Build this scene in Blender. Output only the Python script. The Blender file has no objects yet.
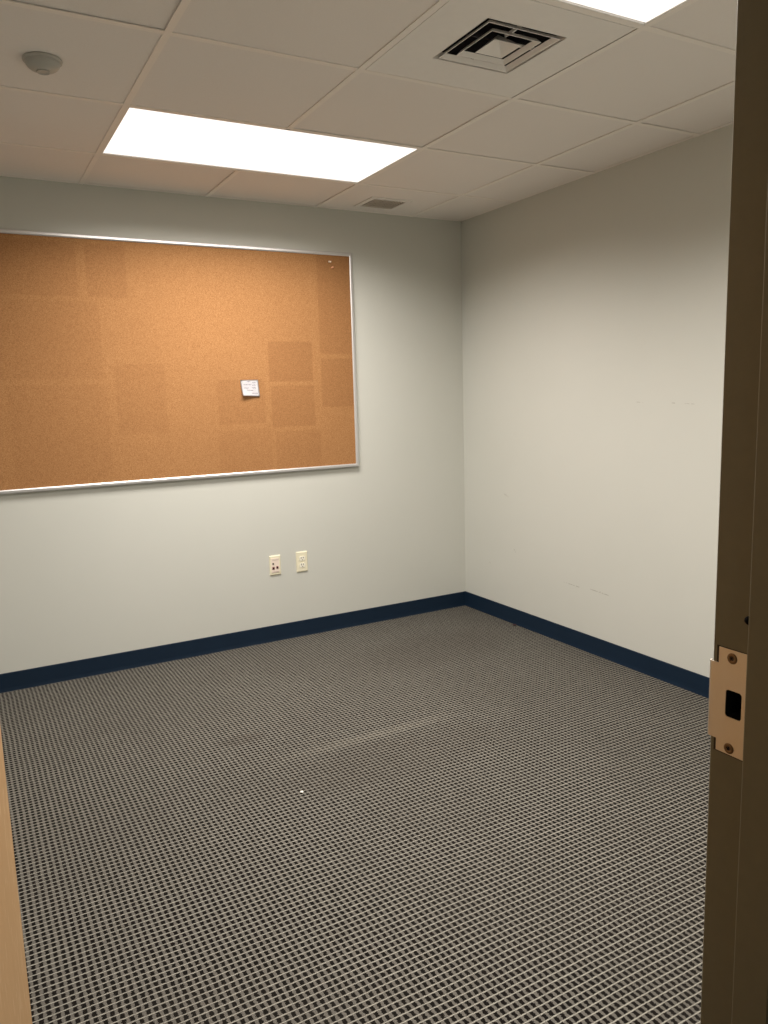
import bpy, bmesh, math, random
from mathutils import Vector, Matrix
random.seed(4)
S = bpy.context.scene
COL = S.collection

# ------------------------------------------------------------------ camera
CAM = Vector((-2.8633, -4.0832, 1.3836))
YAW, PIT, ROL, FPX = 0.50727, -0.15005, -0.02862, 778.4
fw = Vector((math.sin(YAW)*math.cos(PIT), math.cos(YAW)*math.cos(PIT), math.sin(PIT)))
rt = Vector((math.cos(YAW), -math.sin(YAW), 0)); up = rt.cross(fw)
r2 = rt*math.cos(ROL) + up*math.sin(ROL); u2 = -rt*math.sin(ROL) + up*math.cos(ROL)
cd = bpy.data.cameras.new('camera'); cam = bpy.data.objects.new('camera', cd); COL.objects.link(cam)
cam.matrix_world = Matrix.Translation(CAM) @ Matrix((r2, u2, -fw)).transposed().to_4x4()
cd.sensor_fit = 'HORIZONTAL'; cd.sensor_width = 36; cd.lens = 36*FPX/768; cd.clip_start = 0.02
S.camera = cam

# ------------------------------------------------------------------ light and exposure
LENS_E = 1.25                      # glow of the ceiling light lenses
LAMP_W, SPREAD = 47.0, 152        # the lamp behind each lens: watts, beam angle in degrees
LENS_C = (1.0, 0.94, 0.885)
HALL_FILL_E = 1.6  # glow of the fill lamp added in the unseen corridor
w = bpy.data.worlds.new('world'); S.world = w; w.use_nodes = True
w.node_tree.nodes['Background'].inputs[0].default_value = (0.5, 0.45, 0.38, 1)
w.node_tree.nodes['Background'].inputs[1].default_value = 0.02
S.view_settings.view_transform = 'Standard'; S.view_settings.look = 'None'
S.view_settings.exposure = 0.0; S.view_settings.gamma = 1; S.view_settings.use_curve_mapping = False

# ------------------------------------------------------------------ helpers
def lin(r, g, b):
    f = lambda c: (c/255/12.92) if c/255 <= 0.04045 else ((c/255+0.055)/1.055)**2.4
    return (f(r), f(g), f(b), 1)

class NT:
    """small wrapper for building a node material"""
    def __init__(s, name, rough=0.6, metal=0.0, spec=0.5):
        s.m = bpy.data.materials.new(name); s.m.use_nodes = True
        s.t = s.m.node_tree; s.n = s.t.nodes; s.b = s.n['Principled BSDF']
        s.b.inputs['Roughness'].default_value = rough; s.b.inputs['Metallic'].default_value = metal
        s.b.inputs['Specular IOR Level'].default_value = spec
        s._co = None
    def put(s, sock, v):
        if isinstance(v, bpy.types.NodeSocket): s.t.links.new(v, sock)
        else: sock.default_value = v
    @property
    def co(s):
        if s._co is None: s._co = s.n.new('ShaderNodeTexCoord').outputs['Object']
        return s._co
    def sep(s, v):
        n = s.n.new('ShaderNodeSeparateXYZ'); s.put(n.inputs[0], v); return n.outputs
    def math(s, op, a, b=0.0, c=None, clamp=False):
        n = s.n.new('ShaderNodeMath'); n.operation = op; n.use_clamp = clamp
        s.put(n.inputs[0], a); s.put(n.inputs[1], b)
        if c is not None: s.put(n.inputs[2], c)
        return n.outputs[0]
    def noise(s, scale, detail=3, rough=0.5, vec=None, stretch=None):
        v = vec or s.co
        if stretch:
            m = s.n.new('ShaderNodeMapping'); m.inputs['Scale'].default_value = stretch; s.put(m.inputs[0], v); v = m.outputs[0]
        n = s.n.new('ShaderNodeTexNoise'); s.put(n.inputs['Vector'], v)
        n.inputs['Scale'].default_value = scale; n.inputs['Detail'].default_value = detail; n.inputs['Roughness'].default_value = rough
        return n.outputs['Fac']
    def step(s, v, lo, hi, a=0.0, b=1.0):
        n = s.n.new('ShaderNodeMapRange'); n.interpolation_type = 'SMOOTHSTEP'
        s.put(n.inputs[0], v)
        for i, x in zip((1, 2, 3, 4), (lo, hi, a, b)): s.put(n.inputs[i], x)
        return n.outputs[0]
    def mix(s, f, a, b, mode='MIX'):
        n = s.n.new('ShaderNodeMix'); n.data_type = 'RGBA'; n.blend_type = mode
        s.put(n.inputs[0], f); s.put(n.inputs[6], a); s.put(n.inputs[7], b); return n.outputs[2]
    def bump(s, h, strength, dist):
        n = s.n.new('ShaderNodeBump'); n.inputs['Strength'].default_value = strength; n.inputs['Distance'].default_value = dist
        s.put(n.inputs['Height'], h); s.put(s.b.inputs['Normal'], n.outputs[0])
    def color(s, v): s.put(s.b.inputs['Base Color'], v)
    def box(s, X, Y, x0, x1, y0, y1, e):
        a = s.math('MULTIPLY', s.step(X, x0-e, x0+e), s.step(X, x1-e, x1+e, 1, 0))
        b = s.math('MULTIPLY', s.step(Y, y0-e, y0+e), s.step(Y, y1-e, y1+e, 1, 0))
        return s.math('MULTIPLY', a, b)
    def seg(s, X, Y, p, q, wd):
        """mask of a thin stroke from p to q"""
        dx, dy = q[0]-p[0], q[1]-p[1]; L = math.hypot(dx, dy); dx /= L; dy /= L
        ax, ay = s.math('SUBTRACT', X, p[0]), s.math('SUBTRACT', Y, p[1])
        t = s.math('ADD', s.math('MULTIPLY', ax, dx), s.math('MULTIPLY', ay, dy))
        n = s.math('ABSOLUTE', s.math('SUBTRACT', s.math('MULTIPLY', ax, dy), s.math('MULTIPLY', ay, dx)))
        i = s.math('MULTIPLY', s.step(t, 0, .01), s.step(t, L-.01, L, 1, 0))
        return s.math('MULTIPLY', i, s.step(n, wd*.4, wd, 1, 0))

def plain(name, c, rough=0.5, metal=0.0, var=0.06, scale=40, bump=0.0, spec=0.5, stretch=None):
    k = NT(name, rough, metal, spec)
    f = k.noise(scale, 3, 0.6, stretch=stretch)
    d = tuple(x*(1-var*2) for x in c[:3]) + (1,)
    k.color(k.mix(f, d, tuple(min(1, x*(1+var)) for x in c[:3]) + (1,)))
    if bump: k.bump(f, bump, 0.001)
    return k.m

def mesh(name, bm, mat, parent=None, smooth=False):
    bmesh.ops.recalc_face_normals(bm, faces=bm.faces)
    me = bpy.data.meshes.new(name); bm.to_mesh(me); bm.free()
    if smooth:
        for p in me.polygons: p.use_smooth = True
    o = bpy.data.objects.new(name, me); COL.objects.link(o)
    me.materials.append(mat)
    if parent: o.parent = parent
    return o
def empty(name, loc=(0, 0, 0), rz=0.0):
    o = bpy.data.objects.new(name, None); COL.objects.link(o); o.location = loc; o.rotation_euler = (0, 0, rz)
    o.empty_display_size = 0.05; return o
def tag(o, label, cat, group=None):
    o['label'] = label; o['category'] = cat
    if group: o['group'] = group
    return o
def struct(o, label=None):
    o['kind'] = 'structure'
    if label: o['label'] = label
    return o
def box(bm, x0, x1, y0, y1, z0, z1, bev=0.0, seg=2):
    v = [bm.verts.new((x, y, z)) for x in (x0, x1) for y in (y0, y1) for z in (z0, z1)]
    fs = [bm.faces.new([v[i] for i in q]) for q in ((0,1,3,2),(4,6,7,5),(0,4,5,1),(2,3,7,6),(0,2,6,4),(1,5,7,3))]
    if bev:
        es = list({e for f in fs for e in f.edges})
        bmesh.ops.bevel(bm, geom=es, offset=bev, segments=seg, affect='EDGES', profile=0.5)
def prism(bm, pts, z0, z1, fn=None):
    """extrude a 2-D outline (x,y) from z0 to z1; fn maps (x,y,z) to the final point"""
    fn = fn or (lambda x, y, z: (x, y, z))
    a = [bm.verts.new(fn(x, y, z0)) for x, y in pts]; b = [bm.verts.new(fn(x, y, z1)) for x, y in pts]
    n = len(pts)
    for i in range(n):
        bm.faces.new((a[i], a[(i+1) % n], b[(i+1) % n], b[i]))
    bm.faces.new(a[::-1]); bm.faces.new(b)
def lathe(bm, prof, c, axis='z', n=32, sgn=1):
    """prof: (radius, height) list, turned about an axis through c"""
    rings = []
    for r, h in prof:
        ring = []
        for i in range(n if r > 1e-6 else 1):
            a = 2*math.pi*i/n; u, v = r*math.cos(a), r*math.sin(a)
            p = {'z': (u, v, h*sgn), 'y': (u, h*sgn, v), 'x': (h*sgn, u, v)}[axis]
            ring.append(bm.verts.new((c[0]+p[0], c[1]+p[1], c[2]+p[2])))
        rings.append(ring)
    for A, B in zip(rings, rings[1:]):
        for i in range(n):
            q = [A[i % len(A)], A[(i+1) % len(A)], B[(i+1) % len(B)], B[i % len(B)]]
            q = [x for k, x in enumerate(q) if x not in q[:k]]
            if len(q) > 2: bm.faces.new(q)
def clip(poly, inside, cut):
    out = []
    for i in range(len(poly)):
        a, b = poly[i-1], poly[i]
        if inside(b) != inside(a): out.append(cut(a, b))
        if inside(b): out.append(b)
    return out

# ------------------------------------------------------------------ measures of the room
H = 2.4102; HB = 0.0945; WR = 0.00338
XL = -3.52            # left wall
YF = -3.524           # room face of the front wall (the one with the doorway)
YH = -3.660           # hall face of it
XJ = -2.12; XK = -3.034   # strike side and hinge side rabbets of the door frame
GR, SX, SY, SK = -0.00998, 1.00331, 0.99661, 0.00063
def grid(i, j):
    """ceiling grid node: i counts along the back wall (3 = line nearest the corner), j away from it"""
    X = (i-3)*.6096*SX; Y = -(j-1)*.6096*SY
    return (-0.36126 + X*math.cos(GR) - Y*math.sin(GR+SK), -0.52412 + X*math.sin(GR) + Y*math.cos(GR))
def gdir():
    return Vector(grid(4, 1))-Vector(grid(3, 1)), Vector(grid(3, 2))-Vector(grid(3, 1))

# ------------------------------------------------------------------ materials
def mat_paint():
    k = NT('sage_grey_wall_paint', 0.62, spec=0.3)
    f = k.noise(1.3, 3, 0.5)
    c = k.mix(f, (0.550, 0.555, 0.500, 1), (0.595, 0.595, 0.542, 1))
    x, y, z = k.sep(k.co)
    # scuffs of the right hand wall
    m = None
    for p, q, wd in [((-1.63, 1.309), (-1.655, 1.307), .0035), ((-1.70, 1.306), (-1.76, 1.303), .0016), ((-1.42, 1.314), (-1.47, 1.311), .0016),
                     ((-.93, .343), (-1.06, .338), .003), ((-1.13, .345), (-1.28, .338), .003), ((-1.20, .346), (-1.24, .338), .0045),
                     ((-.41, .778), (-.46, .762), .0035), ((-.50, .46), (-.525, .435), .003), ((-.26, .34), (-.275, .325), .003)]:
        s_ = k.seg(y, z, (max(p[0], q[0])*-1, p[1]), (max(-p[0], -q[0]), q[1]), wd) if False else k.seg(y, z, (q[0], q[1]), (p[0], p[1]), wd)
        m = s_ if m is None else k.math('MAXIMUM', m, s_)
    on = k.step(x, -.05, -.03)
    m = k.math('MULTIPLY', k.math('MULTIPLY', m, on), k.math('MULTIPLY', k.step(k.noise(90, 2), .35, .6), 0.5))
    k.color(k.mix(m, c, lin(120, 112, 100)))
    k.bump(k.noise(260, 2, 0.5), 0.10, 0.0008)
    return k.m
M_WALL = mat_paint()

def mat_carpet():
    k = NT('woven_loop_carpet', 0.95, spec=0.1)
    wob = k.noise(3.0, 2, 0.5)
    x, y, z = k.sep(k.co)
    fine = k.noise(900, 2, 0.7)
    mid = k.noise(160, 2, 0.6)
    wx = k.math('MULTIPLY_ADD', k.math('SUBTRACT', mid, .5), .0100, k.math('MULTIPLY_ADD', k.math('SUBTRACT', wob, .5), .010, x))
    wy = k.math('MULTIPLY_ADD', k.math('SUBTRACT', mid, .5), .0040, k.math('MULTIPLY_ADD', k.math('SUBTRACT', wob, .5), .012, y))
    u = k.math('FRACT', k.math('DIVIDE', wx, .0178)); v = k.math('FRACT', k.math('DIVIDE', k.math('ADD', wy, 2.4422), .0198))
    tri = k.math('ABSOLUTE', k.math('SUBTRACT', v, .5))              # 0 mid row, .5 on the light line
    line = k.math('MULTIPLY', k.step(tri, .40, .46), k.step(k.noise(70, 2, .6), .25, .55, .55, 1.0))
    du = k.math('ABSOLUTE', k.math('SUBTRACT', u, .5))
    dark = k.math('MULTIPLY', k.step(du, .24, .32, 1, 0), k.step(tri, .34, .44, 1, 0))
    wear = k.noise(1.6, 3, 0.55)
    loop = k.mix(fine, (0.060, 0.055, 0.047, 1), (0.180, 0.167, 0.145, 1))
    c = k.mix(dark, loop, k.mix(fine, (0.0015, 0.0012, 0.001, 1), (0.010, 0.008, 0.006, 1)))
    c = k.mix(line, c, k.mix(fine, (0.21, 0.20, 0.165, 1), (0.44, 0.42, 0.36, 1)))
    c = k.mix(k.step(wear, .35, .68, 0.0, 0.16), c, (0.05, 0.044, 0.036, 1))
    # trodden patches and the faint seam of the carpet
    def blob(cx, cy, rx, ry, a):
        ex = k.math('DIVIDE', k.math('SUBTRACT', x, cx), rx); ey = k.math('DIVIDE', k.math('SUBTRACT', y, cy), ry)
        r = k.math('ADD', k.math('MULTIPLY', ex, ex), k.math('MULTIPLY', ey, ey))
        return k.step(r, 0.1, 1.0, a, 0.0)
    d = k.math('MAXIMUM', blob(-1.93, -1.15, .13, .06, .30), blob(-.66, -.62, .60, .30, .18))
    d = k.math('MAXIMUM', d, blob(-1.45, -1.62, .60, .22, .16))
    c = k.mix(d, c, (0.045, 0.036, 0.028, 1))
    seam = k.math('MULTIPLY', k.math('MULTIPLY', k.step(k.math('ABSOLUTE', k.math('ADD', k.math('ADD', wy, 1.405), k.math('MULTIPLY', x, -.0)) ), .004, .055, 1, 0), k.step(x, -2.0, -1.5)), k.step(x, -1.25, -1.0, 1, 0))
    c = k.mix(k.math('MULTIPLY', seam, .07), c, (0.44, 0.40, 0.32, 1))
    k.color(c)
    h = k.math('ADD', k.math('MULTIPLY', line, .8), k.math('ADD', k.math('MULTIPLY', fine, .5), k.math('MULTIPLY', dark, -.6)))
    k.bump(h, 0.5, 0.003)
    return k.m
M_CARPET = mat_carpet()

def mat_tile():
    k = NT('mineral_fibre_ceiling_tile', 0.9, spec=0.1)
    f = k.noise(420, 3, 0.7); g = k.noise(1.2, 2)
    c = k.mix(f, (0.80, 0.76, 0.72, 1), (0.92, 0.88, 0.84, 1))
    k.color(k.mix(k.step(g, .3, .7, 0, .10), c, (0.70, 0.64, 0.58, 1)))
    k.bump(f, 0.35, 0.0015)
    return k.m
M_TILE = mat_tile()
M_TBAR = plain('painted_grid_steel', (0.90, 0.85, 0.79, 1), 0.45, var=0.02, scale=20)
M_WHITE = plain('white_painted_metal', (0.84, 0.81, 0.77, 1), 0.4, var=0.02, scale=30)
M_DUCT = plain('dark_duct_metal', (0.035, 0.033, 0.04, 1), 0.6, var=0.3, scale=15)
M_PLENUM = plain('plenum_shadow_board', (0.03, 0.028, 0.025, 1), 0.9)
M_NAVY = plain('navy_vinyl_base', (0.0055, 0.017, 0.036, 1), 0.55, var=0.08, scale=8, spec=0.25)
M_FRAME = plain('bronze_brown_door_frame_paint', (0.19, 0.171, 0.108, 1), 0.42, var=0.05, scale=60, bump=0.05)
M_ALU = plain('satin_aluminium', (0.68, 0.67, 0.66, 1), 0.36, 0.65, var=0.03, scale=8, stretch=(1, 1, 30))
M_ALU.node_tree.nodes['Principled BSDF'].inputs['Roughness'].default_value = .42
M_IVORY = plain('ivory_plastic', (0.80, 0.75, 0.56, 1), 0.35, var=0.02)
M_PINKISH = plain('pale_almond_plastic', (0.82, 0.70, 0.60, 1), 0.35, var=0.02)
M_WHITEP = plain('white_outlet_plastic', (0.88, 0.85, 0.72, 1), 0.3, var=0.01)
M_BLACK = plain('black_void', (0.004, 0.004, 0.004, 1), 0.8)
M_REDJ = plain('dark_red_jack_plastic', (0.17, 0.02, 0.014, 1), 0.4)
M_SCREWB = plain('bronze_screw_metal', (0.22, 0.14, 0.075, 1), 0.35, 0.9, var=0.1)
M_SENSOR = plain('grey_white_sensor_plastic', (0.47, 0.46, 0.42, 1), 0.4, var=0.03)
M_PAPER = plain('white_note_paper', (0.78, 0.77, 0.79, 1), 0.7, var=0.01)
M_INK = plain('faded_grey_ink', (0.20, 0.18, 0.24, 1), 0.8)
M_RUBBER = plain('dark_rubber', (0.004, 0.0035, 0.003, 1), 0.9, spec=0.1)

def mat_strike():
    k = NT('satin_bronze_strike_metal', 0.38, 0.85)
    f = k.noise(30, 4, .65, stretch=(1, 1, .5)); g = k.noise(420, 2, .5, stretch=(1, 12, 1))
    c = k.mix(f, (0.68, 0.60, 0.51, 1), (0.86, 0.80, 0.71, 1))
    k.color(k.mix(k.math('MULTIPLY', g, .2), c, (0.60, 0.48, 0.36, 1)))
    k.put(k.b.inputs['Roughness'], k.step(f, .2, .8, .34, .52))
    return k.m
M_STRIKE = mat_strike()

def mat_wood():
    k = NT('tan_oak_veneer', 0.42, spec=0.4)
    a = k.noise(26, 4, .6, stretch=(1, 1, .05)); b = k.noise(200, 2, .5, stretch=(1, 1, .08))
    c = k.mix(a, (0.40, 0.235, 0.105, 1), (0.50, 0.315, 0.155, 1))
    fl = k.step(b, .60, .68)
    k.color(k.mix(k.math('MULTIPLY', fl, .55), c, (0.70, 0.53, 0.33, 1)))
    k.bump(b, .1, .0006)
    return k.m
M_WOOD = mat_wood()

def mat_cork():
    k = NT('tan_cork', 0.85, spec=0.15)
    x, y, z = k.sep(k.co)
    f = k.noise(330, 3, .7); g = k.noise(120, 2, .6); big = k.noise(2.2, 3, .5)
    c = k.mix(k.step(f, .3, .7), (0.250, 0.112, 0.040, 1), (0.46, 0.240, 0.098, 1))
    c = k.mix(k.step(g, .62, .72, 0, .35), c, (0.60, 0.37, 0.18, 1))
    c = k.mix(k.step(big, .3, .7, 0, .18), c, (0.29, 0.140, 0.055, 1))
    # darker rectangles where sheets of paper used to hang
    m = None
    for x0, x1, z0, z1, a in [(-1.295, -1.034, 1.469, 1.685, .9), (-1.289, -1.03, 1.219, 1.446, .75), (-.985, -.74, 1.618, 2.20, .75),
                              (-.983, -.74, 1.321, 1.592, .75), (-1.59, -1.326, 1.246, 1.484, .5), (-2.203, -2.016, 1.889, 2.135, .55),
                              (-2.75, -2.245, 1.889, 2.135, .5), (-2.75, -2.16, 1.50, 1.866, .4), (-2.107, -1.86, 1.219, 1.569, .45),
                              (-1.275, -1.0, .98, 1.195, .5), (-1.60, -1.30, .98, 1.215, .35), (-2.60, -2.15, 1.0, 1.47, .3),
                              (-1.30, -1.035, 1.71, 2.13, .12)]:
        s_ = k.math('MULTIPLY', k.box(x, z, x0, x1, z0, z1, .005), a)
        m = s_ if m is None else k.math('MAXIMUM', m, s_)
    c = k.mix(k.math('MULTIPLY', m, .34), c, (0.19, 0.078, 0.028, 1))
    k.color(c); k.bump(f, .35, .001)
    return k.m
M_CORK = mat_cork()

def mat_lens(name, e):
    k = NT(name, 0.4)
    f = k.noise(300, 1)
    k.color(k.mix(f, (.8, .8, .78, 1), (.85, .85, .83, 1)))
    k.b.inputs['Emission Color'].default_value = (*LENS_C, 1); k.b.inputs['Emission Strength'].default_value = e
    return k.m
M_LENS = mat_lens('acrylic_light_lens', LENS_E)
M_HALL_FILL = mat_lens('hall_fill_glow', HALL_FILL_E)

# ------------------------------------------------------------------ the room shell
T = 0.10
b = bmesh.new(); box(b, XL-T, 0+T, -5.5, T, -0.08, 0.0); o = mesh('floor', b, M_CARPET); struct(o)
b = bmesh.new(); box(b, XL-T, T, 0, T, 0, H+.35); struct(mesh('wall_back', b, M_WALL))
b = bmesh.new()
prism(b, [(0, 0), (WR*YH, YH), (T, YH), (T, 0)], 0, H+.35); struct(mesh('wall_right', b, M_WALL))
b = bmesh.new(); box(b, XL-T, XL, YH, 0, 0, H+.35); struct(mesh('wall_left', b, M_WALL))
b = bmesh.new()   # front wall with the doorway
FO = 0.051        # face width of the door frame
box(b, XJ+FO-.02, WR*YF, YH, YF, 0, H+.35); box(b, XL, XK-FO+.02, YH, YF, 0, H+.35); box(b, XK-FO+.02, XJ+FO-.02, YH, YF, 2.032+.03, H+.35)
struct(mesh('wall_front', b, M_WALL))
# the corridor outside
b = bmesh.new(); box(b, XL-T, T, -5.5, -5.4, 0, H+.35); struct(mesh('wall_hallway', b, M_WALL))
b = bmesh.new(); box(b, XL-T, XL, -5.4, YH, 0, H+.35); struct(mesh('wall_hallway_left', b, M_WALL))
b = bmesh.new(); box(b, 0, T, -5.4, YH, 0, H+.35); struct(mesh('wall_hallway_right', b, M_WALL))

# ceiling: lay-in panels on a steel grid, each panel clipped at the walls
def clip_room(poly, y0=YF, x0=XL):
    def L(ax, val, keep_gt):
        ins = (lambda p: p[ax] > val) if keep_gt else (lambda p: p[ax] < val)
        def cut(a, b_):
            t = (val-a[ax])/(b_[ax]-a[ax]); return (a[0]+t*(b_[0]-a[0]), a[1]+t*(b_[1]-a[1]))
        return ins, cut
    for ax, val, gt in ((0, x0, True), (1, y0, True), (1, 0.0, False)):
        poly = clip(poly, *L(ax, val, gt))
        if not poly: return []
    ins = lambda p: p[0] < WR*p[1]
    def cut(a, c):
        fa, fc = a[0]-WR*a[1], c[0]-WR*c[1]; t = fa/(fa-fc); return (a[0]+t*(c[0]-a[0]), a[1]+t*(c[1]-a[1]))
    return clip(poly, ins, cut)
du, dv = gdir(); ex, ey = du.normalized(), dv.normalized()      # ex along the back wall, ey towards the doorway
TW = 0.0108       # half width of a grid bar
LIGHTS = {(0, 1): 1, (1, 1): 1, (0, 4): 1, (1, 4): 1}
SKIP = set(LIGHTS) | {(1, 3), (2, 0)}
bt = bmesh.new()
for i in range(-3, 4):
    for j in range(0, 6):
        if (i, j) in SKIP: continue
        c = [Vector(grid(i, j)), Vector(grid(i+1, j)), Vector(grid(i+1, j+1)), Vector(grid(i, j+1))]
        poly = clip_room([tuple(p) for p in c])
        if len(poly) < 3: continue
        z0 = H+.0035+random.uniform(-.001, .0015)
        prism(bt, poly, z0, H+.016)
ceil = struct(mesh('ceiling', bt, M_TILE))
bt = bmesh.new()
def bar(p, q, half, z0, z1):
    d = (q-p).normalized(); n = Vector((-d.y, d.x))*half
    poly = clip_room([tuple(p+n), tuple(q+n), tuple(q-n), tuple(p-n)])
    if len(poly) > 2: prism(bt, poly, z0, z1)
for i in range(-3, 4):
    if i != 1: bar(Vector(grid(i, -1)), Vector(grid(i, 7)), TW, H-.0004, H+.0030); continue
    for a, c in ((-1, 1), (2, 4), (5, 7)): bar(Vector(grid(i, a)), Vector(grid(i, c)), TW, H-.0004, H+.0030)
for j in range(1, 7):
    for i in range(-4, 5):
        A, B = Vector(grid(i, j)), Vector(grid(i+1, j))
        bar(A+ex*TW, B-ex*TW, TW, H, H+.0028)
# wall angle round the room
for P, Q in (((XL, -.009), (0, -.009)), ((WR*YF-.009, YF), (-.009, 0)), ((XL+.009, YF), (XL+.009, 0)), ((XL, YF+.009), (0, YF+.009))):
    bar(Vector(P), Vector(Q), .010, H+.0012, H+.0034)
mesh('ceiling_grid', bt, M_TBAR, ceil)
b = bmesh.new(); box(b, XL, 0.0, YH+.01, 0, H+.30, H+.33); mesh('ceiling_deck', b, M_PLENUM, ceil)
b = bmesh.new(); box(b, XL, 0, -5.4, YH, H, H+.03); struct(mesh('ceiling_hallway', b, M_TILE))

# baseboards: vinyl cove base with a flared toe
prof = [(0, 0), (.0060, 0), (.0058, .002), (.0046, .008), (.0036, .018), (.0034, HB-.004), (.0025, HB-.001), (0, HB)]
def base(name, p, q, n):
    """p to q along the wall foot, n the inward normal"""
    bm = bmesh.new(); A = [bm.verts.new((p[0]+n[0]*d, p[1]+n[1]*d, z+.0002)) for d, z in prof]; B = [bm.verts.new((q[0]+n[0]*d, q[1]+n[1]*d, z+.0002)) for d, z in prof]
    for i in range(len(prof)): k = (i+1) % len(prof); bm.faces.new((A[i], A[k], B[k], B[i]))
    bm.faces.new(A); bm.faces.new(B[::-1])
    return struct(mesh(name, bm, M_NAVY))
base('baseboard_back', (XL, 0), (-.0, 0), (0, -1))
base('baseboard_right', (WR*YF, YF), (0, -.0), (-1, 0))
base('baseboard_left', (XL, YF), (XL, 0), (1, 0))
base('baseboard_front', (XJ+FO, YF), (WR*YF, YF), (0, 1))

# ------------------------------------------------------------------ door frame (strike side on the right)
Z0, Z1 = 0.0, 2.032
ST = 0.016        # stop projection
YS = -3.568; YE = -3.611; YR2 = -3.672; YRM = -3.5135
hole = (-3.5540, -3.5335, 1.0105, 1.0425)      # y0 y1 z0 z1 of the latch opening
def jamb(bm, s, x, cut=False):
    """s=+1 for the right jamb (metal lies to +x), -1 for the left"""
    c = .0022
    pts = [(x+s*FO, YF), (x+s*FO, YRM), (x+s*c, YRM), (x, YRM-c), (x, YS), (x-s*(ST-.0018), YS), (x-s*(ST-.0005), YS-.0006), (x-s*ST, YS-.0018), (x-s*ST, YE), (x, YE), (x, YR2+c), (x+s*c, YR2), (x+s*FO, YR2), (x+s*FO, YH)]
    V = [[bm.verts.new((px, py, z)) for px, py in pts] for z in (Z0, Z1+FO)]
    n = len(pts)
    for i in range(n-1):
        if cut and i == 3:
            continue
        bm.faces.new((V[0][i], V[0][i+1], V[1][i+1], V[1][i]))
    if cut:
        y0, y1, z0, z1 = hole
        ys = [YRM-c, y1, y0, YS]; zs = [Z0, z0, z1, Z1+FO]
        G = [[bm.verts.new((x, yy, zz)) for zz in zs] for yy in ys]
        for i in range(3):
            for j in range(3):
                if i == 1 and j == 1: continue
                bm.faces.new((G[i][j], G[i+1][j], G[i+1][j+1], G[i][j+1]))
b = bmesh.new()
jamb(b, 1, XJ, True); jamb(b, -1, XK)
# head, same profile turned over
hp = [(Z1+FO, YF), (Z1+FO, YRM), (Z1, YRM), (Z1, YS), (Z1-ST, YS), (Z1-ST, YE), (Z1, YE), (Z1, YR2), (Z1+FO, YR2), (Z1+FO, YH)]
V = [[b.verts.new((x, y, z)) for z, y in hp] for x in (XK-.0, XJ+.0)]
for i in range(len(hp)-1): b.faces.new((V[0][i], V[0][i+1], V[1][i+1], V[1][i]))
frame = struct(mesh('trim_1', b, M_FRAME), 'dark brown painted steel door frame beside the camera')
# latch box behind the strike, let into the hollow jamb
y0, y1, z0, z1 = hole
b = bmesh.new()
v = [b.verts.new(p) for p in [(XJ, y0, z0), (XJ, y1, z0), (XJ, y1, z1), (XJ, y0, z1), (XJ+.028, y0, z0), (XJ+.028, y1, z0), (XJ+.028, y1, z1), (XJ+.028, y0, z1)]]
for q in ((4, 5, 6, 7), (0, 1, 5, 4), (1, 2, 6, 5), (2, 3, 7, 6), (3, 0, 4, 7)): b.faces.new([v[i] for i in q])
mesh('latch_pocket', b, M_BLACK, frame)
# rubber silencer on the stop
b = bmesh.new(); lathe(b, [(0, 0), (.005, 0), (.005, .003), (.0035, .006), (0, .0065)], (XJ-.010, YS, 1.132), 'y', 20)
mesh('door_silencer', b, M_RUBBER, frame, True)

# strike plate: body, lip and rounded latch opening
ya, yb = -3.5665, -3.523           # stop side and room side of the body
zt, zb = 1.0898, 0.9660
zlt, zlb = 1.0705, 0.9800
TH = 0.0011
def rrect(y0, y1, z0, z1, r, n=5):
    out = []
    for cy, cz, a0 in ((y1-r, z1-r, 0), (y0+r, z1-r, 90), (y0+r, z0+r, 180), (y1-r, z0+r, 270)):
        for k in range(n+1):
            a = math.radians(a0+90*k/n); out.append((cy+r*math.cos(a), cz+r*math.sin(a)))
    return out
b = bmesh.new()
outer = [(yb, zt), (ya, zt), (ya, zb), (yb, zb), (yb, zlb), (YRM-.002, zlb), (YRM-.002, zlt), (yb, zlt)]
inner = rrect(*hole[:2], *hole[2:], .0035)
eo = []; 
vo = [b.verts.new((XJ-TH, y, z)) for y, z in outer]; vi = [b.verts.new((XJ-TH, y, z)) for y, z in inner]
for L in (vo, vi):
    for i in range(len(L)): eo.append(b.edges.new((L[i], L[(i+1) % len(L)])))
bmesh.ops.triangle_fill(b, edges=eo, use_beauty=True)
ext = bmesh.ops.extrude_face_region(b, geom=list(b.faces))
for g in ext['geom']:
    if isinstance(g, bmesh.types.BMVert): g.co.x = XJ-.00005
# curved lip round the room side edge
path = [(XJ-TH, YRM-.002), (XJ-TH, YRM+.0005), (XJ-.0006, YRM+.0022), (XJ+.0010, YRM+.0035), (XJ+.0040, YRM+.0040)]
path2 = [(XJ-.0001, YRM-.002), (XJ+.0002, YRM+.0004), (XJ+.0006, YRM+.0013), (XJ+.0016, YRM+.0024), (XJ+.0040, YRM+.0028)]
A = [[b.verts.new((x, y, z)) for x, y in path] for z in (zlb, zlt)]; B = [[b.verts.new((x, y, z)) for x, y in path2] for z in (zlb, zlt)]
for i in range(4):
    b.faces.new((A[0][i], A[0][i+1], A[1][i+1], A[1][i])); b.faces.new((B[0][i], B[0][i+1], B[1][i+1], B[1][i]))
    for k in (0, 1): b.faces.new((A[k][i], A[k][i+1], B[k][i+1], B[k][i]))
b.faces.new((A[0][4], A[1][4], B[1][4], B[0][4]))
strike = mesh('strike_plate', b, M_STRIKE, frame); strike['label'] = 'satin bronze strike plate with a latch opening'
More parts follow.
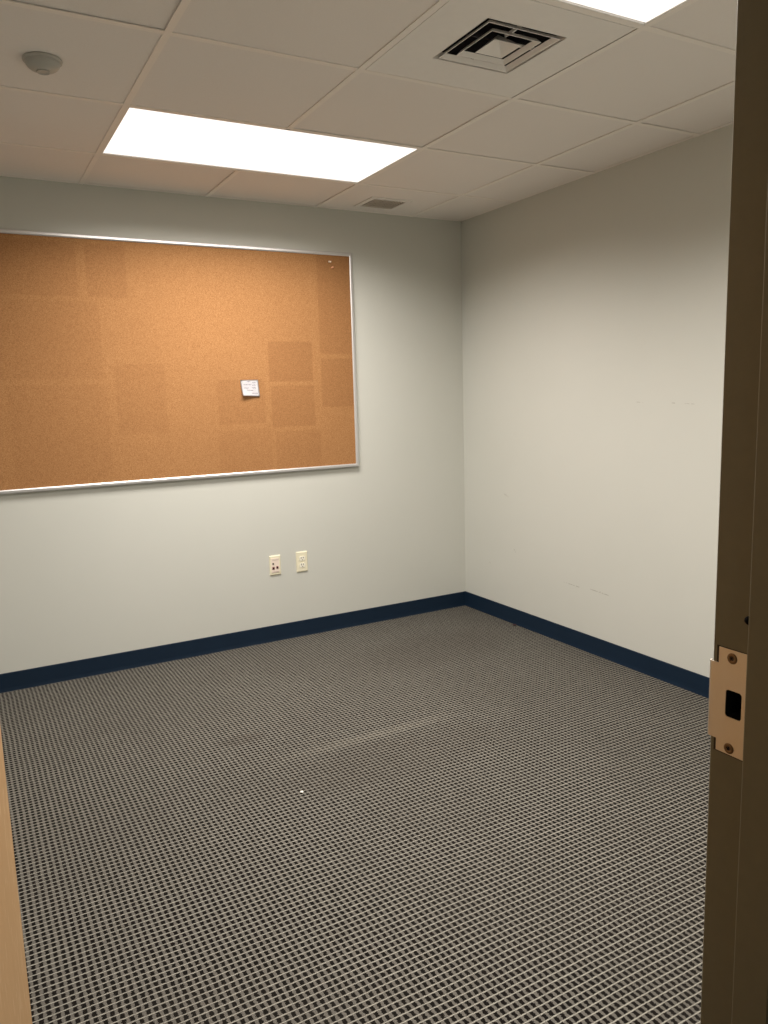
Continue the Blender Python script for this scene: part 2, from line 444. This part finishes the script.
# dark strips stand in for the shaded mortise gap at the notches
b = bmesh.new()
for za, zb_ in ((zlt, zt+.001), (zb-.001, zlb)): box(b, XJ-.0004, XJ+.0001, yb, yb+.0032, za, zb_)
box(b, XJ-.0004, XJ+.0001, ya+.004, yb+.0032, zt, zt+.0008)
box(b, XJ-.0004, XJ+.0001, ya+.004, yb+.0032, zb-.0014, zb)
mesh('mortise_gap_shade', b, plain('mortise_shade_dark', (0.03, 0.021, 0.012, 1), .6), frame)
def screw(c, axis, r, mat, parent, sgn=-1, cross=True):
    bm = bmesh.new()
    lathe(bm, [(r, 0), (r*.97, .0006), (r*.8, .0010), (r*.45, .0011), (r*.35, .0002), (0, .0001)], c, axis, 24, sgn)
    o_ = mesh('screw', bm, mat, parent, True)
    return o_
for zc in (1.0800, 0.9735):
    screw((XJ-TH, -3.5402, zc), 'x', .0063, M_SCREWB, strike)
    bm = bmesh.new()
    for a in (0.5, 0.5+math.pi/2):
        dy, dz = math.cos(a), math.sin(a); n = (-dz, dy)
        v = [bm.verts.new((XJ-TH-.0013, -3.5400+dy*s1*.0024+n[0]*s2*.0006, zc+dz*s1*.0024+n[1]*s2*.0006)) for s1, s2 in ((-1, -1), (1, -1), (1, 1), (-1, 1))]
        bm.faces.new(v)
    mesh('screw_recess', bm, M_BLACK, strike)

# ------------------------------------------------------------------ the open door leaf, hinged on the left
TH_O = math.radians(79.85); LW = .908; LT = .044
door = struct(empty('door_1', (XK, YRM, 0), TH_O), 'tan oak veneer door standing open into the room')
b = bmesh.new(); box(b, .003, LW, -LT, 0, .008, 2.027, .0015, 1); mesh('door_leaf', b, M_WOOD, door)
b = bmesh.new(); box(b, LW-.0005, LW+.0012, -.035, -.009, .995, 1.052, .0005, 1); mesh('latch_plate', b, M_STRIKE, door)
b = bmesh.new()
for zc in (.25, 1.02, 1.80): lathe(b, [(0, 0), (.006, 0), (.006, .11), (0, .11)], (-.001, .006, zc-.055), 'z', 16)
mesh('hinge', b, M_STRIKE, door, True)

# ------------------------------------------------------------------ ceiling lights (two by four foot lay-in troffers)
def local(o_, i, j):
    p = grid(i, j); o_.location = (p[0], p[1], H); o_.rotation_euler = (0, 0, math.atan2(ex.y, ex.x)); return o_
W2, D1 = 2*du.length, dv.length
def troffer(i, j, label):
    t = local(empty('ceiling_light'), i, j)
    tag(t, label, 'ceiling light', 'recessed ceiling lights')
    g = TW+.0005; x0, x1, y0, y1 = g, W2-g, -D1+g, -g; r = .005
    bm = bmesh.new()
    for a in ((x0, x1, y0, y0+r), (x0, x1, y1-r, y1), (x0, x0+r, y0+r, y1-r), (x1-r, x1, y0+r, y1-r)): box(bm, a[0], a[1], a[2], a[3], .0006, .0075)
    mesh('light_frame', bm, M_WHITE, t)
    bm = bmesh.new(); box(bm, x0, x1, y0, y1, .0078, .090); mesh('light_housing', bm, M_DUCT, t)  # dark colour stands in for shade in the slit beside the lens
    bm = bmesh.new(); box(bm, x0+r*.8, x1-r*.8, y0+r*.8, y1-r-.006, .0030, .0070); mesh('light_diffuser', bm, M_LENS, t)
    ld = bpy.data.lights.new('lamp', 'AREA'); ld.shape = 'RECTANGLE'; ld.size = W2-.06; ld.size_y = D1-.06
    ld.energy = LAMP_W; ld.color = LENS_C; ld.spread = math.radians(SPREAD)
    lo = bpy.data.objects.new('lamp', ld); COL.objects.link(lo); lo.parent = t; lo.location = (W2/2, -D1/2, .0025)
    return t
troffer(0, 1, 'lit ceiling light nearest the back wall, above the corkboard')
troffer(0, 4, 'lit ceiling light at the top edge, beyond the square air diffuser')
# fill lamp added in the unseen corridor to light the door frame
b = bmesh.new(); box(b, -3.3, -2.1, -5.1, -4.6, H-.014, H-.0005, .003, 1); hl = mesh('hallway_fill_light', b, M_HALL_FILL); tag(hl, 'unseen fill lamp added in the corridor to light the door frame', 'ceiling light')

# ------------------------------------------------------------------ square louvred air diffuser
ad = local(empty('air_diffuser'), 1, 3)
tag(ad, 'white square louvred air diffuser set in the ceiling', 'air vent')
C1 = du.length
def ring4(bm, cx, cy, ro, zo, ri, zi, th=.0016):
    q = ((-1, -1), (1, -1), (1, 1), (-1, 1))
    a = [bm.verts.new((cx+s*ro, cy+t_*ro, zo)) for s, t_ in q]; c = [bm.verts.new((cx+s*ri, cy+t_*ri, zi)) for s, t_ in q]
    d = [bm.verts.new((cx+s*(ro+th), cy+t_*(ro+th), zo)) for s, t_ in q]; e = [bm.verts.new((cx+s*(ri+th), cy+t_*(ri+th), zi+.001)) for s, t_ in q]
    for k in range(4):
        n = (k+1) % 4
        for A_, B_ in ((a, c), (c, e), (e, d), (d, a)): bm.faces.new((A_[k], A_[n], B_[n], B_[k]))
cx, cy = .306, -.322
b = bmesh.new(); RO = .143
x0, x1, y0, y1 = TW+.001, C1-TW-.0072, -D1+TW+.001, -TW-.0050
zf = -.0012
for a in ((x0, cx-RO, y0, y1), (cx+RO, x1, y0, y1), (cx-RO, cx+RO, y0, cy-RO), (cx-RO, cx+RO, cy+RO, y1)): box(b, *a, zf, zf+.0016)
mesh('face_panel', b, M_WHITE, ad)
b = bmesh.new(); ring4(b, cx, cy, RO, zf, RO-.004, .020); mesh('louvre_ring', b, M_WHITE, ad)
b = bmesh.new(); ring4(b, cx, cy, .127, -.0030, .1165, .0085, .003); mesh('louvre_ring', b, M_WHITE, ad)
b = bmesh.new(); ring4(b, cx, cy, .088, -.0030, .0775, .0085, .003); mesh('louvre_ring', b, M_WHITE, ad)
b = bmesh.new()
q = ((-1, -1), (1, -1), (1, 1), (-1, 1)); ap = b.verts.new((cx, cy, .034)); vb = [b.verts.new((cx+s*.048, cy+t_*.048, -.0035)) for s, t_ in q]
ap2 = b.verts.new((cx, cy, .037)); vt = [b.verts.new((cx+s*.0500, cy+t_*.0500, -.0035)) for s, t_ in q]
for k in range(4):
    n = (k+1) % 4; b.faces.new((vb[k], vb[n], ap)); b.faces.new((vt[k], vt[n], ap2)); b.faces.new((vb[k], vb[n], vt[n], vt[k]))
mesh('centre_cone', b, M_WHITE, ad)
for s, t_ in ((1, 0), (-1, 0), (0, 1), (0, -1)):
    b = bmesh.new(); px, py = cx+s*.088, cy+t_*.088; hx, hy = (.054, .0028) if s else (.0028, .054)
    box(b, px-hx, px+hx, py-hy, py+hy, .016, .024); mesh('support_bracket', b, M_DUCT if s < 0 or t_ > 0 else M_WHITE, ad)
b = bmesh.new()
for r_, za, zb_ in ((RO+.004, .0006, .15),):
    v = [[b.verts.new((cx+s*r_, cy+t_*r_, z)) for s, t_ in q] for z in (za, zb_)]
    for k in range(4): n = (k+1) % 4; b.faces.new((v[0][k], v[0][n], v[1][n], v[1][k]))
    b.faces.new(v[1])
mesh('duct_box', b, M_DUCT, ad)

# ------------------------------------------------------------------ small exhaust grille in its ceiling panel
eg = local(empty('exhaust_grille'), 2, 1)
tag(eg, 'small white egg-crate exhaust grille in the ceiling by the back wall', 'air vent')
wall_y = -grid(2, 1)[1] - .002
cosr = math.atan2(ex.y, ex.x)
gcx, gcy = .305, .305            # centre in the panel's own frame
gx0, gx1, gy0, gy1 = gcx-.125, gcx+.120, .195, .415
ox0, ox1, oy0, oy1 = gcx-.098, gcx+.094, .222, .392
b = bmesh.new()
ix0, ix1, iy0 = TW-.006, C1-TW+.006, TW-.006
def iy1(x): return wall_y - x*math.sin(cosr)/math.cos(cosr)*1.0 - .001 if False else (wall_y/math.cos(cosr) + x*math.tan(-cosr) - .004)
def quadp(bm, pts, z0, z1): prism(bm, pts, z0, z1)
quadp(b, [(ix0, iy0), (gx0, iy0), (gx0, iy1(gx0)), (ix0, iy1(ix0))], .0030, .014)
quadp(b, [(gx1, iy0), (ix1, iy0), (ix1, iy1(ix1)), (gx1, iy1(gx1))], .0030, .014)
quadp(b, [(gx0, iy0), (gx1, iy0), (gx1, gy0), (gx0, gy0)], .0030, .014)
quadp(b, [(gx0, gy1), (gx1, gy1), (gx1, iy1(gx1)), (gx0, iy1(gx0))], .0030, .014)
mesh('ceiling_panel', b, M_TILE, eg)
b = bmesh.new()
for a in ((gx0, ox0, gy0, gy1), (ox1, gx1, gy0, gy1), (ox0, ox1, gy0, oy0), (ox0, ox1, oy1, gy1)): box(b, *a, -.0030, .0030)
mesh('grille_frame', b, M_WHITE, eg)
b = bmesh.new()
nx, ny = 10, 7
for k in range(1, nx): x = ox0+(ox1-ox0)*k/nx; box(b, x-.0030, x+.0030, oy0, oy1, -.0015, -.0003)
for k in range(1, ny): y = oy0+(oy1-oy0)*k/ny; box(b, ox0, ox1, y-.0034, y+.0034, -.0015, -.0003)
mesh('grille_lattice', b, plain('beige_grille_metal', (.80, .72, .62, 1), .5), eg)
b = bmesh.new()
v = [[b.verts.new(p) for p in ((gx0+.004, gy0+.004, z), (gx1-.004, gy0+.004, z), (gx1-.004, gy1-.004, z), (gx0+.004, gy1-.004, z))] for z in (.0032, .12)]
for k in range(4): n = (k+1) % 4; b.faces.new((v[0][k], v[0][n], v[1][n], v[1][k]))
b.faces.new(v[1]); mesh('duct_box', b, M_DUCT, eg)

# ------------------------------------------------------------------ ceiling sensor
sx, sy = -2.500, -1.385
sd = empty('smoke_detector', (sx, sy, H)); sd.scale = (1, 1, .88); tag(sd, 'round grey-white smoke detector on the ceiling panel at upper left', 'smoke detector')
b = bmesh.new(); lathe(b, [(0, -.0002), (.056, -.0002), (.057, .004), (.056, .008), (.053, .010), (.050, .0105)], (0, 0, .0030), 'z', 48, -1); mesh('detector_base', b, M_SENSOR, sd, True)
b = bmesh.new(); lathe(b, [(.050, .008), (.0505, .012), (.049, .018), (.044, .026), (.036, .033), (.026, .037), (.020, .038), (.0, .038)], (0, 0, .0030), 'z', 48, -1); mesh('detector_dome', b, M_SENSOR, sd, True)
b = bmesh.new(); lathe(b, [(.0195, .034), (.0200, .0405), (.0185, .043), (.0165, .0425), (.015, .040), (.004, .040), (0, .0405)], (0, 0, .0030), 'z', 40, -1); mesh('sensing_chamber', b, M_SENSOR, sd, True)

# ------------------------------------------------------------------ corkboard
bx0, bx1, bz0, bz1 = -3.203, -.7635, .9675, 2.1775; FWD = .019; PF = -.022
cb = empty('corkboard', (bx0, 0, bz0)); tag(cb, 'large tan corkboard with aluminium frame on the back wall', 'bulletin board')
Wd, Ht = bx1-bx0, bz1-bz0
b = bmesh.new(); box(b, .004, Wd-.004, -.0165, -.006, .004, Ht-.004); ck = mesh('cork_panel', b, M_CORK, cb)
ck.matrix_parent_inverse = Matrix.Identity(4)
# cork pattern is laid out in room coordinates: move the mesh so its object origin is the room corner
ck.location = (-bx0, 0, -bz0); ck.data.transform(Matrix.Translation((bx0, 0, bz0)))
def frail(name, pts, fn):
    bm = bmesh.new(); prism(bm, pts, 0, 1, fn)
    bmesh.ops.bevel(bm, geom=list(bm.edges), offset=.0012, segments=2, affect='EDGES')
    return mesh(name, bm, M_ALU, cb)
fp = [(0, -.002), (0, PF+.002), (.004, PF), (.014, PF-.001), (FWD, PF+.002), (FWD, -.012), (.004, -.012), (.004, -.002)]
def rail_fn(side):
    def f(a, d, t):      # a = distance in from the outer edge, t runs along, mitred
        if side == 'b': return (a+(Wd-2*a)*t, d, a)
        if side == 't': return (a+(Wd-2*a)*t, d, Ht-a)
        if side == 'l': return (a, d, a+(Ht-2*a)*t)
        return (Wd-a, d, a+(Ht-2*a)*t)
    return f
for s_ in 'btlr':
    bm = bmesh.new(); prism(bm, fp, 0, 1, rail_fn(s_)); mesh('frame_rail', bm, M_ALU, cb)

# note pinned to the cork
nt = empty('paper_note', (-1.4095, -.0165, 1.437)); tag(nt, 'small white handwritten note pinned on the corkboard', 'note')
b = bmesh.new(); N = 12; G = []
def npos(u, v):
    x = (u-.5)*.100 + (.004*(1-v) if u < .5 else .003*(1-v)) - .002
    z = (v-.5)*.088 - .002*u*(1-v) + (.004*(1-u))*0
    lift = .0010+.018*max(0, 1-v)**2.2*max(0, 1-u*1.05)**1.0 + .006*(max(0, u-.65)/.35)**2*(1-v)**1.5 + .003*(1-v)
    return (x, -lift, z+.004*max(0, 1-v)**2*(1-u))
for i in range(N+1): G.append([b.verts.new(npos(i/N, j/N)) for j in range(N+1)])
for i in range(N):
    for j in range(N): b.faces.new((G[i][j], G[i+1][j], G[i+1][j+1], G[i][j+1]))
r_ = bmesh.ops.solidify(b, geom=list(b.faces), thickness=.0003)
mesh('paper_sheet', b, M_PAPER, nt, True)
b = bmesh.new(); rr = random.Random(9)
def stroke(u0, u1, v0):
    n = int((u1-u0)*70); last = None
    for k in range(n+1):
        u = u0+(u1-u0)*k/n; v = v0+rr.uniform(-.018, .018)+.03*math.sin(k*1.9)*.6
        p = Vector(npos(u, v)); p.y -= .0009
        a, c = b.verts.new(p+Vector((0, 0, .0013))), b.verts.new(p-Vector((0, 0, .0013)))
        if last and rr.random() > .12: b.faces.new((last[0], a, c, last[1]))
        last = (a, c)
for u0, u1, v0 in ((.35, .55, .90), (.66, .88, .84), (.14, .60, .71), (.64, .86, .68), (.14, .40, .50), (.60, .82, .52), (.30, .66, .36), (.56, .90, .19)): stroke(u0, u1, v0)
mesh('handwriting', b, M_INK, nt)

# two push pins near the top right corner
def pin(x, z, mat, label, tilt):
    p = empty('push_pin', (x, -.0165, z)); p.rotation_euler = tilt; tag(p, label, 'push pin', 'push pins in the corkboard')
    bm = bmesh.new(); lathe(bm, [(0, 0), (.0052, 0), (.0055, .0015), (.0030, .0032), (.0027, .009), (.0048, .0118), (.0048, .0138), (.0040, .0146), (0, .0148)], (0, 0, 0), 'y', 20, -1); mesh('pin_head', bm, mat, p, True)
    bm = bmesh.new(); lathe(bm, [(0, .0005), (.0006, .0005), (.0006, .0), (0, -.004)], (0, 0, 0), 'y', 8, -1); mesh('pin_needle', bm, M_ALU, p)
pin(-.9080, 2.1235, plain('pale_pin_plastic', (.95, .80, .62, 1), .25), 'pale push pin, the upper of two near the corkboard corner', (.15, 0, .3))
pin(-.8925, 2.0915, plain('brown_pin_plastic', (.72, .36, .20, 1), .25), 'reddish tan push pin, the lower of two near the corkboard corner', (-.15, 0, .1))

# ------------------------------------------------------------------ wall plates
def plate(name, x0, x1, z0, z1, mat, label, cat):
    t = empty(name, (x0, 0, z0)); tag(t, label, cat); Wp, Hp = x1-x0, z1-z0
    bm = bmesh.new()
    v = [[bm.verts.new(p) for p in ((e, d, e), (Wp-e, d, e), (Wp-e, d, Hp-e), (e, d, Hp-e))] for e, d in ((0, -.0002), (0, -.003), (.005, -.0062))]
    for A_, B_ in zip(v, v[1:]):
        for k in range(4): n = (k+1) % 4; bm.faces.new((A_[k], A_[n], B_[n], B_[k]))
    bm.faces.new(v[2]); bm.faces.new(v[0][::-1])
    mesh('cover_plate', bm, mat, t); return t, Wp, Hp
t, Wp, Hp = plate('power_outlet', -1.181, -1.1115, .3835, .5025, M_IVORY, 'ivory duplex power outlet, the right of two wall plates', 'power outlet')
for vz in (.665, .335):
    zc = Hp*vz; xc = Wp/2
    bm = bmesh.new(); pts = [(xc+.0172*math.cos(a), max(-.0125, min(.0125, .0172*math.sin(a)))) for a in [2*math.pi*k/40 for k in range(40)]]
    prism(bm, [(p[0], p[1]) for p in pts], -.0085, -.0060, lambda x, y, z: (x, z, zc+y)); rc = mesh('receptacle', bm, M_WHITEP, t)
    for dx, hh, ww in ((-.0064, .0095, .0034), (.0064, .0082, .0032)):
        bm = bmesh.new(); box(bm, xc+dx-ww/2, xc+dx+ww/2, -.0088, -.0084, zc+.0040-hh/2, zc+.0040+hh/2); mesh('blade_slot', bm, M_BLACK, rc)
    bm = bmesh.new(); lathe(bm, [(0, 0), (.0026, 0), (.0026, .0004), (0, .0004)], (xc, -.0084, zc-.0075), 'y', 16, -1); mesh('ground_hole', bm, M_BLACK, rc)
bm = bmesh.new(); lathe(bm, [(.003, 0), (.0028, .0008), (0, .001)], (Wp/2, -.0061, Hp/2), 'y', 16, -1); mesh('screw', bm, M_IVORY, t)

t, Wp, Hp = plate('data_jack_plate', -1.3445, -1.2775, .3865, .4995, M_IVORY, 'ivory data jack plate with dark red ports, left of the power outlet', 'data outlet')
bm = bmesh.new(); box(bm, Wp*.13, Wp*.84, -.0082, -.0058, Hp*.13, Hp*.87, .0012, 2); ins = mesh('jack_insert', bm, M_PINKISH, t)
bm = bmesh.new(); box(bm, Wp*.24, Wp*.80, -.0088, -.0080, Hp*.76, Hp*.83); mesh('label_window', bm, plain('cloudy_label_window', (.70, .62, .52, 1), .2), ins)
bm = bmesh.new(); box(bm, Wp*.20, Wp*.80, -.0088, -.0080, Hp*.17, Hp*.20); mesh('label_strip', bm, plain('grey_label_strip', (.55, .45, .40, 1), .4), ins)
for ux, vz, m_, s_ in ((.30, .59, plain('grey_green_jack', (.10, .10, .06, 1), .4), .0048), (.31, .36, M_REDJ, .0070), (.66, .38, M_REDJ, .0066)):
    bm = bmesh.new(); xc, zc = Wp*ux, Hp*vz; box(bm, xc-s_, xc+s_, -.0098, -.0080, zc-s_, zc+s_*1.15, .0008, 1); jk = mesh('data_jack', bm, m_, ins)
    if s_ > .005: jk['label'] = 'dark red data jack'
    bm = bmesh.new(); box(bm, xc-s_*.62, xc+s_*.62, -.0101, -.0097, zc-s_*.6, zc+s_*.5); box(bm, xc-s_*.25, xc+s_*.25, -.0101, -.0097, zc+s_*.5, zc+s_*.8); mesh('jack_opening', bm, M_BLACK, jk)

# ------------------------------------------------------------------ crumbs left on the carpet
def crumb(name, x, y, r, mat, label, cat):
    bm = bmesh.new(); bmesh.ops.create_icosphere(bm, subdivisions=2, radius=r)
    rr = random.Random(int(r*1e5))
    for v in bm.verts: v.co *= rr.uniform(.7, 1.2); v.co.z *= .5
    zmin = min(v.co.z for v in bm.verts)
    for v in bm.verts: v.co.z -= zmin
    o_ = mesh(name, bm, mat); o_.location = (x, y, 0); tag(o_, label, cat)
crumb('debris_crumb', -.028, -.540, .011, plain('dark_red_crumb', (.03, .008, .008, 1), .7), 'tiny dark crumb on the carpet by the right baseboard', 'debris')
crumb('lint_speck', -1.892, -1.680, .006, plain('white_lint', (.8, .78, .7, 1), .9), 'tiny white speck of lint on the open carpet', 'debris')
